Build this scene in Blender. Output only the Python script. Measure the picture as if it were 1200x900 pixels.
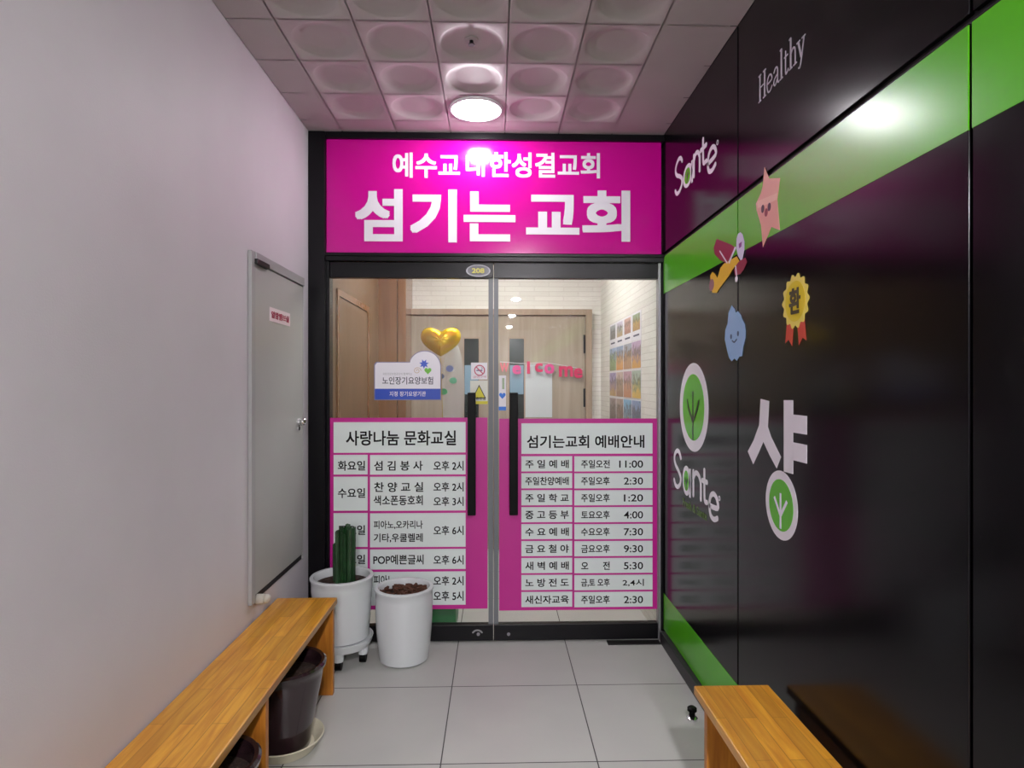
import bpy, bmesh, math, random
from mathutils import Vector, Matrix
random.seed(7)
SC = bpy.context.scene
for o in list(bpy.data.objects): bpy.data.objects.remove(o)
COL = SC.collection
PI = math.pi

# ------------------------------------------------------------------ camera, world, exposure
F, YAW, CH = 720.0, math.radians(1.51), 1.45          # focal length in px (1200 wide), yaw, camera height
D = 3.47                                              # distance to the shop front
CEIL, XL, XR = 2.85, -1.037, 0.946
cam = bpy.data.cameras.new('camera'); cam.sensor_width = 36; cam.lens = 36*F/1200
camo = bpy.data.objects.new('camera', cam); COL.objects.link(camo)
camo.location = (0, 0, CH); camo.rotation_euler = (PI/2, 0, -YAW); cam.clip_start = .02
SC.camera = camo
w = bpy.data.worlds.new('world'); SC.world = w; w.use_nodes = True
w.node_tree.nodes['Background'].inputs[0].default_value = (.02, .02, .022, 1)
w.node_tree.nodes['Background'].inputs[1].default_value = .2
SC.view_settings.view_transform = 'Standard'; SC.view_settings.look = 'None'
SC.view_settings.exposure = 0.0; SC.view_settings.gamma = 1; SC.view_settings.use_curve_mapping = False
BULB, REAR_BULB, INNER = 170.0, 1750.0, 14.0            # lamp strengths: front downlight, corridor downlights, added unseen lobby panel
BULB_COL = (1.0, .96, 1.0)

# ------------------------------------------------------------------ points on the planes of the place
def ray(x, y):
    a, b = (x-600)/F, (450-y)/F
    return Vector((math.cos(YAW)*a + math.sin(YAW), -math.sin(YAW)*a + math.cos(YAW), b))
def PB(x, y, Y=D):
    r = ray(x, y); t = Y/r.y; return (r.x*t, CH + r.z*t)        # (X, Z)
def PR(x, y, X=XR):
    r = ray(x, y); t = X/r.x; return (-r.y*t, CH + r.z*t)       # (u=-Y, Z)
def PL(x, y, X=XL):
    r = ray(x, y); t = X/r.x; return (r.y*t, CH + r.z*t)        # (u=Y, Z)
def BK(Y): return lambda u, v, w: (u, Y-w, v)
def RW(X=XR): return lambda u, v, w: (X-w, -u, v)
def LW(X=XL): return lambda u, v, w: (X+w, u, v)

# ------------------------------------------------------------------ materials
def lin(c):
    return tuple(((v/255)/12.92 if v/255 <= .04045 else ((v/255+.055)/1.055)**2.4) for v in c)
MATS = {}
def mat(name, rgb, rough=.5, metal=0, noise=0, nscale=8, bump=0, bscale=60, coat=0, spec=.5, emit=0):
    if name in MATS: return MATS[name]
    m = bpy.data.materials.new(name); m.use_nodes = True; MATS[name] = m
    nt = m.node_tree; p = nt.nodes['Principled BSDF']
    c = lin(rgb)
    p.inputs['Base Color'].default_value = (*c, 1); p.inputs['Roughness'].default_value = rough
    p.inputs['Metallic'].default_value = metal; p.inputs['Coat Weight'].default_value = coat
    p.inputs['Coat Roughness'].default_value = .05; p.inputs['Specular IOR Level'].default_value = spec
    tc = nt.nodes.new('ShaderNodeTexCoord')
    if noise:
        n = nt.nodes.new('ShaderNodeTexNoise'); n.inputs['Scale'].default_value = nscale; n.inputs['Detail'].default_value = 5
        r = nt.nodes.new('ShaderNodeValToRGB')
        r.color_ramp.elements[0].position = .3; r.color_ramp.elements[1].position = .7
        r.color_ramp.elements[0].color = (*[v*(1-noise) for v in c], 1); r.color_ramp.elements[1].color = (*[min(1, v*(1+noise)) for v in c], 1)
        nt.links.new(tc.outputs['Object'], n.inputs['Vector']); nt.links.new(n.outputs['Fac'], r.inputs['Fac'])
        nt.links.new(r.outputs['Color'], p.inputs['Base Color'])
    if bump:
        n = nt.nodes.new('ShaderNodeTexNoise'); n.inputs['Scale'].default_value = bscale; n.inputs['Detail'].default_value = 4
        b = nt.nodes.new('ShaderNodeBump'); b.inputs['Strength'].default_value = bump; b.inputs['Distance'].default_value = .01
        nt.links.new(tc.outputs['Object'], n.inputs['Vector']); nt.links.new(n.outputs['Fac'], b.inputs['Height']); nt.links.new(b.outputs['Normal'], p.inputs['Normal'])
    if emit:
        p.inputs['Emission Color'].default_value = (*(BULB_COL if 'bulb' in name else (1, .99, .96)), 1); p.inputs['Emission Strength'].default_value = emit
    return m
def wood(name, ca, cb, scale=(14, 1.2, 14), rough=.35, strips=None, coat=0):
    m = bpy.data.materials.new(name); m.use_nodes = True; MATS[name] = m
    nt = m.node_tree; p = nt.nodes['Principled BSDF']; L = nt.links.new
    p.inputs['Roughness'].default_value = rough; p.inputs['Coat Weight'].default_value = coat; p.inputs['Coat Roughness'].default_value = .15
    tc = nt.nodes.new('ShaderNodeTexCoord'); mp = nt.nodes.new('ShaderNodeMapping'); mp.inputs['Scale'].default_value = scale
    n = nt.nodes.new('ShaderNodeTexNoise'); n.inputs['Scale'].default_value = 2.2; n.inputs['Detail'].default_value = 8; n.inputs['Distortion'].default_value = .6
    r = nt.nodes.new('ShaderNodeValToRGB'); r.color_ramp.elements[0].position = .32; r.color_ramp.elements[1].position = .68
    r.color_ramp.elements[0].color = (*lin(ca), 1); r.color_ramp.elements[1].color = (*lin(cb), 1)
    L(tc.outputs['Object'], mp.inputs['Vector']); L(mp.outputs['Vector'], n.inputs['Vector']); L(n.outputs['Fac'], r.inputs['Fac'])
    if strips:
        m2 = nt.nodes.new('ShaderNodeMapping'); m2.inputs['Rotation'].default_value = (0, 0, PI/2)
        bt = nt.nodes.new('ShaderNodeTexBrick'); bt.inputs['Scale'].default_value = 1; bt.inputs['Brick Width'].default_value = .42; bt.inputs['Row Height'].default_value = strips
        bt.inputs['Mortar Size'].default_value = .0012; bt.inputs['Color1'].default_value = (1.12, 1.08, 1, 1); bt.inputs['Color2'].default_value = (.84, .8, .74, 1); bt.inputs['Mortar'].default_value = (.6, .55, .5, 1)
        mx = nt.nodes.new('ShaderNodeMix'); mx.data_type = 'RGBA'; mx.blend_type = 'MULTIPLY'; mx.inputs['Factor'].default_value = 1
        L(tc.outputs['Object'], m2.inputs['Vector']); L(m2.outputs['Vector'], bt.inputs['Vector'])
        L(r.outputs['Color'], mx.inputs['A']); L(bt.outputs['Color'], mx.inputs['B']); L(mx.outputs['Result'], p.inputs['Base Color'])
    else:
        L(r.outputs['Color'], p.inputs['Base Color'])
    return m
def glass(name, tint=(.97, .985, .975), refl=.024):
    m = bpy.data.materials.new(name); m.use_nodes = True; MATS[name] = m
    nt = m.node_tree; nt.nodes.clear(); L = nt.links.new
    out = nt.nodes.new('ShaderNodeOutputMaterial'); t = nt.nodes.new('ShaderNodeBsdfTransparent'); t.inputs[0].default_value = (*tint, 1)
    g = nt.nodes.new('ShaderNodeBsdfGlossy'); g.inputs['Roughness'].default_value = .01
    lw = nt.nodes.new('ShaderNodeLayerWeight'); lw.inputs['Blend'].default_value = .5
    pw = nt.nodes.new('ShaderNodeMath'); pw.operation = 'POWER'; pw.inputs[1].default_value = 5
    ma = nt.nodes.new('ShaderNodeMath'); ma.operation = 'MULTIPLY_ADD'; ma.inputs[1].default_value = .95; ma.inputs[2].default_value = refl
    mx = nt.nodes.new('ShaderNodeMixShader')
    L(lw.outputs['Facing'], pw.inputs[0]); L(pw.outputs[0], ma.inputs[0]); L(ma.outputs[0], mx.inputs[0])
    L(t.outputs[0], mx.inputs[1]); L(g.outputs[0], mx.inputs[2]); L(mx.outputs[0], out.inputs[0])
    return m
def floor_mat():
    m = bpy.data.materials.new('floor_tile'); m.use_nodes = True; nt = m.node_tree; p = nt.nodes['Principled BSDF']; L = nt.links.new
    tc = nt.nodes.new('ShaderNodeTexCoord'); mp = nt.nodes.new('ShaderNodeMapping'); mp.inputs['Location'].default_value = (.21, -2.95, 0)
    bt = nt.nodes.new('ShaderNodeTexBrick'); bt.offset = 0; bt.inputs['Scale'].default_value = 1; bt.inputs['Brick Width'].default_value = .6; bt.inputs['Row Height'].default_value = .6
    bt.inputs['Mortar Size'].default_value = .0026; bt.inputs['Mortar Smooth'].default_value = .1
    bt.inputs['Color1'].default_value = (*lin((195, 196, 192)), 1); bt.inputs['Color2'].default_value = (*lin((190, 191, 187)), 1); bt.inputs['Mortar'].default_value = (*lin((52, 50, 50)), 1)
    n = nt.nodes.new('ShaderNodeTexNoise'); n.inputs['Scale'].default_value = 3; n.inputs['Detail'].default_value = 6
    r = nt.nodes.new('ShaderNodeValToRGB'); r.color_ramp.elements[0].color = (.86, .86, .87, 1); r.color_ramp.elements[1].color = (1.05, 1.04, 1.03, 1)
    mx = nt.nodes.new('ShaderNodeMix'); mx.data_type = 'RGBA'; mx.blend_type = 'MULTIPLY'; mx.inputs['Factor'].default_value = 1
    L(tc.outputs['Object'], mp.inputs['Vector']); L(mp.outputs['Vector'], bt.inputs['Vector']); L(tc.outputs['Object'], n.inputs['Vector']); L(n.outputs['Fac'], r.inputs['Fac'])
    L(bt.outputs['Color'], mx.inputs['A']); L(r.outputs['Color'], mx.inputs['B']); L(mx.outputs['Result'], p.inputs['Base Color'])
    p.inputs['Roughness'].default_value = .38
    return m
def brick_mat(name, rot):
    m = bpy.data.materials.new(name); m.use_nodes = True; nt = m.node_tree; p = nt.nodes['Principled BSDF']; L = nt.links.new
    tc = nt.nodes.new('ShaderNodeTexCoord'); sep = nt.nodes.new('ShaderNodeSeparateXYZ'); mp = nt.nodes.new('ShaderNodeCombineXYZ')
    bt = nt.nodes.new('ShaderNodeTexBrick'); bt.inputs['Scale'].default_value = 1; bt.inputs['Brick Width'].default_value = .26; bt.inputs['Row Height'].default_value = .042
    bt.inputs['Mortar Size'].default_value = .003; bt.inputs['Color1'].default_value = (*lin((232, 231, 224)), 1); bt.inputs['Color2'].default_value = (*lin((224, 223, 215)), 1); bt.inputs['Mortar'].default_value = (*lin((214, 212, 204)), 1)
    n = nt.nodes.new('ShaderNodeTexNoise'); n.inputs['Scale'].default_value = 45; n.inputs['Detail'].default_value = 6
    ad = nt.nodes.new('ShaderNodeMath'); ad.operation = 'MULTIPLY_ADD'; ad.inputs[1].default_value = -1.0
    b = nt.nodes.new('ShaderNodeBump'); b.inputs['Strength'].default_value = .5; b.inputs['Distance'].default_value = .006
    L(tc.outputs['Object'], sep.inputs[0]); L(sep.outputs[rot], mp.inputs[0]); L(sep.outputs['Z'], mp.inputs[1]); L(mp.outputs[0], bt.inputs['Vector']); L(tc.outputs['Object'], n.inputs['Vector'])
    L(bt.outputs['Fac'], ad.inputs[0]); L(n.outputs['Fac'], ad.inputs[2]); L(ad.outputs[0], b.inputs['Height']); L(b.outputs['Normal'], p.inputs['Normal']); L(bt.outputs['Color'], p.inputs['Base Color'])
    p.inputs['Roughness'].default_value = .8
    return m

M_WALL = mat('white_wall_paint', (205, 200, 206), .55, noise=.03, nscale=3, bump=.08, bscale=180)
M_CEIL = mat('ceiling_tile', (186, 178, 178), .6, noise=.03, nscale=5)
M_FLOOR = floor_mat()
M_BLACKWALL = mat('black_gloss_panel', (11, 9, 12), .17, noise=.1, nscale=2, spec=.22)
M_GROOVE = mat('black_groove', (6, 6, 7), .6)
M_GREEN = mat('green_vinyl', (82, 176, 22), .25)
M_GREEN_D = mat('dark_green_vinyl', (14, 38, 6), .35)
M_WHITE_V = mat('white_vinyl', (222, 218, 226), .35)
M_BLACK_F = mat('black_aluminium', (11, 10, 14), .3, noise=.1, nscale=6, spec=.2)
M_SIGN = mat('magenta_sign_face', (196, 8, 140), .14, spec=.34)
M_PINK = mat('magenta_film', (190, 24, 138), .35)
M_CELL = mat('white_film', (216, 225, 223), .4)
M_INK = mat('black_ink', (5, 5, 7), .6, spec=.2)
M_GLASS = glass('door_glass')
M_EDGE = mat('polished_glass_edge', (112, 116, 120), .35, spec=.3)
M_ALU = mat('brushed_aluminium', (150, 150, 154), .4, metal=.6)
M_HANDLE = mat('black_handle', (4, 4, 4), .4, spec=.12)
M_STEEL = mat('grey_steel_paint', (168, 168, 166), .4, noise=.02, nscale=4)
M_STEEL2 = mat('grey_frame_paint', (160, 159, 160), .4)
M_CHROME = mat('chrome', (225, 225, 228), .08, metal=1)
M_DARK = mat('dark_metal', (26, 24, 25), .45, metal=.3)
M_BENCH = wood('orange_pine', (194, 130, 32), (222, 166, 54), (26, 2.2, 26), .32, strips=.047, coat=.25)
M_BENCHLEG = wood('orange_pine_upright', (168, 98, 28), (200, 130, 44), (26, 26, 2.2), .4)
M_WHITEPOT = mat('white_ceramic', (212, 216, 218), .18, coat=.3)
M_DARKPOT = mat('dark_brown_glaze', (44, 28, 32), .14, noise=.25, nscale=25, coat=.6)
M_SOIL = mat('soil', (52, 36, 28), .95, noise=.5, nscale=60, bump=1, bscale=90)
M_BARK = mat('bark', (84, 50, 34), .9, noise=.4, nscale=40)
M_LEAF = mat('cactus_green', (26, 62, 30), .45, noise=.35, nscale=30)
M_CREAM = mat('cream_plastic', (214, 208, 184), .4)
M_BRICK = brick_mat('white_stone_back', 'X')
M_BRICKR = brick_mat('white_stone_right', 'Y')
M_OAK = wood('pale_oak_veneer', (150, 138, 120), (168, 156, 138), (9, 9, .5), .4)
M_OAKF = wood('oak_frame', (150, 132, 112), (168, 148, 128), (12, 12, .8), .4)
M_BROWN = wood('brown_veneer', (112, 88, 64), (126, 100, 74), (6, 6, .5), .35)
M_BROWN2 = wood('brown_column_veneer', (128, 94, 66), (144, 108, 78), (8, 8, .5), .2)
M_DARKGLASS = mat('dark_window_glass', (24, 36, 30), .15, spec=.15)
M_GOLD = mat('gold_foil', (244, 208, 18), .22, metal=.65, bump=.5, bscale=16)

# ------------------------------------------------------------------ mesh building
class MB:
    def __init__(s): s.v, s.f = [], []
    def add(s, vs, fs):
        k = len(s.v); s.v += [tuple(p) for p in vs]; s.f += [[i+k for i in f] for f in fs]; return s
    def box(s, x0, x1, y0, y1, z0, z1):
        vs = [(x, y, z) for z in (z0, z1) for y in (y0, y1) for x in (x0, x1)]
        return s.add(vs, [(0, 2, 3, 1), (4, 5, 7, 6), (0, 1, 5, 4), (2, 6, 7, 3), (0, 4, 6, 2), (1, 3, 7, 5)])
    def prism(s, pts, M, w0, w1):
        n = len(pts)
        vs = [M(u, v, w0) for u, v in pts] + [M(u, v, w1) for u, v in pts]
        return s.add(vs, [list(range(n)), list(range(2*n-1, n-1, -1))] + [(i, (i+1) % n, n+(i+1) % n, n+i) for i in range(n)])
    def rect(s, M, u0, u1, v0, v1, w0, w1): return s.prism([(u0, v0), (u1, v0), (u1, v1), (u0, v1)], M, w0, w1)
    def disc(s, M, u, v, ru, rv, w0, w1, n=40): return s.prism([(u+ru*math.cos(2*PI*i/n), v+rv*math.sin(2*PI*i/n)) for i in range(n)], M, w0, w1)
    def ring(s, M, u, v, ro, ri, w0, w1, n=32, asp=1):
        vs, fs = [], []
        for i in range(n):
            c, d = math.cos(2*PI*i/n), math.sin(2*PI*i/n)
            vs += [M(u+ro*c, v+ro*d*asp, w0), M(u+ri*c, v+ri*d*asp, w0), M(u+ri*c, v+ri*d*asp, w1), M(u+ro*c, v+ro*d*asp, w1)]
        for i in range(n):
            a, b = 4*i, 4*((i+1) % n)
            fs += [(a+k, b+k, b+(k+1) % 4, a+(k+1) % 4) for k in range(4)]
        return s.add(vs, fs)
    def stroke(s, M, pts, wd, w0, w1, smooth=0, cap=True):
        if smooth: pts = catmull(pts, smooth)
        k = getattr(s, 'layer', 0); s.layer = k+1; w1 = w1 + .00022*k                 # each stroke a hair above the last, so that none coincide
        n = len(pts); nor = []
        for i in range(n):
            ax, ay = pts[max(i-1, 0)]; bx_, by_ = pts[min(i+1, n-1)]
            L = math.hypot(bx_-ax, by_-ay) or 1; nx, ny = -(by_-ay)/L, (bx_-ax)/L
            if 0 < i < n-1:
                ex, ey = pts[i][0]-ax, pts[i][1]-ay; le = math.hypot(ex, ey) or 1
                c = max(.5, abs(nx*(-ey/le)+ny*(ex/le))); nx, ny = nx/c, ny/c
            nor.append((nx*wd/2, ny*wd/2))
        l = [(p[0]+q[0], p[1]+q[1]) for p, q in zip(pts, nor)]; r = [(p[0]-q[0], p[1]-q[1]) for p, q in zip(pts, nor)]
        vs = []
        for w_ in (w0, w1): vs += [M(u, v, w_) for u, v in l] + [M(u, v, w_) for u, v in r]
        fs = []
        for i in range(n-1):
            fs += [(i, i+1, n+i+1, n+i), (2*n+i, 3*n+i, 3*n+i+1, 2*n+i+1), (i, 2*n+i, 2*n+i+1, i+1), (n+i, n+i+1, 3*n+i+1, 3*n+i)]
        fs += [(0, n, 3*n, 2*n), (n-1, 3*n-1, 4*n-1, 2*n-1)]
        s.add(vs, fs)
        if cap:
            for (p, q) in ((pts[0], nor[0]), (pts[-1], (-nor[-1][0], -nor[-1][1]))):
                a0 = math.atan2(q[1], q[0])
                s.prism([(p[0]+wd/2*math.cos(a0+PI*j/8), p[1]+wd/2*math.sin(a0+PI*j/8)) for j in range(9)], M, w0, w1)
        return s
    def lathe(s, prof, cx, cy, n=48, cap0=True, cap1=False):
        vs, fs = [], []
        for r, z in prof: vs += [(cx+r*math.cos(2*PI*i/n), cy+r*math.sin(2*PI*i/n), z) for i in range(n)]
        for j in range(len(prof)-1):
            fs += [(j*n+i, j*n+(i+1) % n, (j+1)*n+(i+1) % n, (j+1)*n+i) for i in range(n)]
        if cap0: fs.append(list(range(n-1, -1, -1)))
        if cap1: fs.append([(len(prof)-1)*n+i for i in range(n)])
        return s.add(vs, fs)
    def tube(s, pts, r, n=10):
        pts = [Vector(p) for p in pts]; rs = r if isinstance(r, (list, tuple)) else [r]*len(pts)
        vs, fs = [], []
        for i, p in enumerate(pts):
            t = (pts[min(i+1, len(pts)-1)] - pts[max(i-1, 0)]).normalized()
            a = t.cross(Vector((0, 0, 1)) if abs(t.z) < .9 else Vector((1, 0, 0))).normalized(); b = t.cross(a)
            vs += [p + rs[i]*(math.cos(2*PI*k/n)*a + math.sin(2*PI*k/n)*b) for k in range(n)]
        for i in range(len(pts)-1): fs += [(i*n+k, i*n+(k+1) % n, (i+1)*n+(k+1) % n, (i+1)*n+k) for k in range(n)]
        fs += [list(range(n-1, -1, -1)), [(len(pts)-1)*n+k for k in range(n)]]
        return s.add(vs, fs)
    def sphere(s, c, r, nu=20, nv=12, sz=1):
        vs, fs = [(c[0], c[1], c[2]+r*sz)], []
        for j in range(1, nv):
            t = PI*j/nv
            vs += [(c[0]+r*math.sin(t)*math.cos(2*PI*i/nu), c[1]+r*math.sin(t)*math.sin(2*PI*i/nu), c[2]+r*sz*math.cos(t)) for i in range(nu)]
        vs.append((c[0], c[1], c[2]-r*sz)); e = len(vs)-1
        for i in range(nu):
            fs += [(0, 1+i, 1+(i+1) % nu), (e, 1+(nv-2)*nu+(i+1) % nu, 1+(nv-2)*nu+i)]
            fs += [(1+j*nu+i, 1+(j+1)*nu+i, 1+(j+1)*nu+(i+1) % nu, 1+j*nu+(i+1) % nu) for j in range(nv-2)]
        return s.add(vs, fs)
    def text(s, body, M, u0, u1, v0, v1, w0, w1, bold=0.0):
        heavy = bold if bold > .015 else 0
        c = bpy.data.curves.new('t', 'FONT'); c.body = body; c.size = 1; c.offset = 0 if heavy else bold; c.extrude = .05; c.resolution_u = 4
        o = bpy.data.objects.new('t', c)
        me = bpy.data.meshes.new_from_object(o)
        P = [v.co.copy() for v in me.vertices]; fs = [list(p.vertices) for p in me.polygons]
        bpy.data.objects.remove(o); bpy.data.meshes.remove(me); bpy.data.curves.remove(c)
        x0, x1 = min(p.x for p in P)-heavy, max(p.x for p in P)+heavy; y0, y1 = min(p.y for p in P)-heavy, max(p.y for p in P)+heavy
        su, sv = (u1-u0)/(x1-x0), (v1-v0)/(y1-y0)
        uc, vc = (u0+u1)/2, (v0+v1)/2
        sh = [(0, 0)] + ([(heavy*a, heavy*b) for a, b in ((-1, -1), (1, -1), (1, 1), (-1, 1), (0, 1), (1, 0), (0, -1), (-1, 0))[:8 if heavy > .02 else 4]] if heavy else [])
        for k, (dx, dy) in enumerate(sh):
            s.add([M(uc+(p.x+dx-(x0+x1)/2)*su, vc+(p.y+dy-(y0+y1)/2)*sv, w0+(w1+.00012*k-w0)*(p.z+.05)/.1) for p in P], fs)
        return s
def catmull(P, n):
    out = []
    for i in range(len(P)-1):
        p0, p1, p2, p3 = P[max(i-1, 0)], P[i], P[i+1], P[min(i+2, len(P)-1)]
        for k in range(n):
            t = k/n
            out.append(tuple(.5*(2*b + (c-a)*t + (2*a-5*b+4*c-d)*t*t + (3*b-a-3*c+d)*t**3) for a, b, c, d in zip(p0, p1, p2, p3)))
    return out + [P[-1]]
ORG = {}
def obj(name, mb, m, parent=None, org=None, bevel=0, smooth=False):
    if parent: org = ORG[parent.name]
    elif org is None:
        xs, ys, zs = zip(*mb.v); org = ((min(xs)+max(xs))/2, (min(ys)+max(ys))/2, min(zs))
    org = Vector(org)
    me = bpy.data.meshes.new(name); me.from_pydata([tuple(Vector(v)-org) for v in mb.v], [], mb.f)
    bm = bmesh.new(); bm.from_mesh(me); bmesh.ops.recalc_face_normals(bm, faces=bm.faces); bm.to_mesh(me); bm.free()
    me.materials.append(m)
    o = bpy.data.objects.new(name, me); COL.objects.link(o)
    if parent: o.parent = parent
    else: o.location = org
    ORG[o.name] = tuple(org)
    if bevel:
        b = o.modifiers.new('bevel', 'BEVEL'); b.width = bevel; b.segments = 2; b.limit_method = 'ANGLE'
    if smooth:
        for p in me.polygons: p.use_smooth = True
        e = o.modifiers.new('split', 'EDGE_SPLIT'); e.split_angle = math.radians(40)
    return o
def thing(name, label, cat, loc, group=None):
    o = bpy.data.objects.new(name, None); COL.objects.link(o); o.location = loc; o.empty_display_size = .05
    ORG[o.name] = tuple(loc); return tag(o, label, cat, group)
def tag(o, label, cat, group=None):
    o['label'] = label; o['category'] = cat
    if group: o['group'] = group
    return o
def struct(name, mb, m, parent=None, **k):
    o = obj(name, mb, m, parent, **k)
    if not parent: o['kind'] = 'structure'
    return o

# ================================================================== SETTING: corridor shell
YB, YI = -9.0, 5.42                     # corridor's far end behind the camera, lobby's back wall
struct('floor', MB().box(XL-.1, XR+.1, YB, YI+.1, -.1, 0), M_FLOOR, org=(0, 0, 0))
struct('wall_left', MB().box(XL-.1, XL, YB, D+.1, 0, CEIL+.1), M_WALL)
struct('wall_rear', MB().box(XL-.1, XR+.1, YB-.1, YB, 0, CEIL+.1), M_WALL)
wr = struct('wall_right', MB().box(XR+.012, XR+.12, YB, D+.1, 0, CEIL+.1), M_GROOVE)
seams = [D+.06, 2.377, 1.2, .0, -1.2, YB]
GR = .005
for a, b in zip(seams[1:], seams):
    for z0, z1 in ((0, 2.172), (2.19, CEIL)):
        obj('panel', MB().box(XR, XR+.02, a+GR, b-GR, z0, z1), M_BLACKWALL, wr, bevel=.002)
    for z0, z1, nm in ((1.958, 2.168, 'green_band'), (.07, .272, 'green_band')):
        obj(nm, MB().box(XR-.0012, XR+.004, a+GR, b-GR, z0, z1), M_GREEN, wr)
struct('baseboard_right', MB().box(.92, XR+.002, YB, D-.05, 0, .066), mat('dark_grey_skirting', (42, 40, 44), .45), bevel=.003)

# ceiling of pressed tiles with a round dish in each
cm = MB(); GAP = .0022
TX = [-.85 + .3*i for i in range(6)]; TY0 = 3.28
LAMP = (-.10, 3.13)
def tile(x0, x1, y0, y1, kind):
    x0 += GAP; x1 -= GAP; y0 += GAP; y1 -= GAP; cx, cy = (x0+x1)/2, (y0+y1)/2; n = 48
    if kind == 'flat':
        cm.add([(x0, y0, CEIL), (x1, y0, CEIL), (x1, y1, CEIL), (x0, y1, CEIL)], [(0, 1, 2, 3)]); return
    prof = [(.132, 0), (.126, .004), (.117, .008), (.098, .014), (.086, .0165), (.08, .017)] if kind == 'dish' else [(.118, 0), (.118, .03)]
    vs, fs = [], []
    for i in range(n):
        a = 2*PI*i/n + PI/4; c, s_ = math.cos(a), math.sin(a); k = 1/max(abs(c), abs(s_))
        vs.append((cx+c*k*(x1-x0)/2, cy+s_*k*(y1-y0)/2, CEIL))
    for r, dz in prof:
        vs += [(cx+r*math.cos(2*PI*i/n+PI/4), cy+r*math.sin(2*PI*i/n+PI/4), CEIL+dz) for i in range(n)]
    for j in range(len(prof)): fs += [(j*n+i, j*n+(i+1) % n, (j+1)*n+(i+1) % n, (j+1)*n+i) for i in range(n)]
    if kind == 'dish': fs.append([len(prof)*n+i for i in range(n)])
    cm.add(vs, fs)
for j in range(12):
    y1 = TY0 - .3*j; y0 = y1-.3
    for i in range(5): tile(TX[i], TX[i+1], y0, y1, 'hole' if (i == 2 and j == 0) else 'dish')
    tile(XL, TX[0], y0, y1, 'flat'); tile(TX[5], XR, y0, y1, 'flat')
for i in range(5): tile(TX[i], TX[i+1], TY0, D+.06, 'flat')
tile(XL, TX[0], TY0, D+.06, 'flat'); tile(TX[5], XR, TY0, D+.06, 'flat')
tile(XL, XR, YB, TY0-3.6, 'flat')
cm.add([(XL, YB, CEIL+.045), (XR, YB, CEIL+.045), (XR, D+.06, CEIL+.045), (XL, D+.06, CEIL+.045)], [(0, 1, 2, 3)])
struct('ceiling', cm, M_CEIL, smooth=True)

# the lobby behind the glass
struct('wall_inner_back', MB().box(-1.15, 1.05, YI, YI+.1, 0, 2.75), M_BRICK)
struct('wall_inner_right', MB().box(.93, 1.05, D+.06, YI, 0, 2.75), M_BRICKR)
wl = struct('wall_inner_left', MB().box(-1.15, -.95, D+.06, YI, 0, 2.75), M_BROWN)
struct('ceiling_inner', MB().box(-1.15, 1.05, D+.06, YI+.1, 2.72, 2.82), mat('white_paint', (235, 233, 230), .7))
struct('trim_1', MB().box(-.95, PB(465, 400, 5.0)[0], 5.0, YI, 0, 2.72).box(PB(465.6, 400, 5.0)[0], PB(475, 400, 5.0)[0], 5.03, YI, 0, 2.72), M_BROWN2)
# a flush side door in the brown wall, set in a thin frame
def side_door():
    M = lambda u, v, w: (-.95+w, u, v)
    f = MB().rect(M, 3.68, 3.72, 0, 2.02, 0, .012).rect(M, 4.55, 4.59, 0, 2.02, 0, .012).rect(M, 3.72, 4.55, 1.98, 2.02, 0, .012)
    d = struct('door_6', MB().rect(M, 3.725, 4.545, .01, 1.975, 0, .006), M_BROWN, org=(-.95, 4.13, 0))
    obj('frame', f, M_BROWN2, d)
side_door()
# double timber doors with slim dark windows
Yd = YI-.05
xa, xb, xm = -.835, PB(686, 400, Yd)[0], PB(579, 400, Yd)[0]
zt = PB(640, 369.5, Yd)[1]; zf = PB(640, 362.5, Yd)[1]
struct('trim_2', MB().box(xb, PB(693.5, 400, Yd)[0], Yd-.02, YI, 0, zf).box(xa-.05, xa, Yd-.02, YI, 0, zf).box(xa-.05, xb+.05, Yd-.021, YI, zt, zf), M_OAKF, bevel=.003)
def leaf(name, x0, x1, wx0, wx1, hinge):
    wz = PB(600, 397, Yd)[1]
    d = struct(name, MB().box(x0, x1, Yd, YI-.005, .01, zt-.004), M_OAK, org=((x0+x1)/2, Yd, 0))
    obj('window', MB().box(wx0, wx1, Yd-.004, Yd+.01, .95, wz), M_DARKGLASS, d)
    obj('window_bead', MB().box(wx0-.012, wx0, Yd-.008, Yd, .94, wz+.012).box(wx1, wx1+.012, Yd-.008, Yd, .94, wz+.012).box(wx0, wx1, Yd-.008, Yd, wz, wz+.012), M_OAKF, d)
    obj('window_reflection', MB().box(wx0+.004, wx1-.004, Yd-.006, Yd, PB(600, 462, Yd)[1], PB(600, 428, Yd)[1]), mat('pale_blue_reflection', (112, 146, 166), .25), d)  # bluish reflection on the lower window, painted as a pale blue panel
    for z in (.3, 1.25, 1.72):
        obj('hinge', MB().box(hinge-.008, hinge+.008, Yd-.012, Yd+.004, z, z+.16), M_DARK, d)
    obj('lever_handle', MB().tube([(x0+.07 if hinge > xm else x1-.07, Yd, 1.0), (x0+.07 if hinge > xm else x1-.07, Yd-.05, 1.0), (x0+.18 if hinge > xm else x1-.18, Yd-.05, 1.0)], .009), M_CHROME, d)
leaf('door_4', xa+.003, xm-.002, PB(544, 400, Yd)[0], PB(561, 400, Yd)[0], xa+.01)
leaf('door_5', xm+.002, xb-.003, PB(597, 400, Yd)[0], PB(614, 400, Yd)[0], xb-.01)

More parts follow.
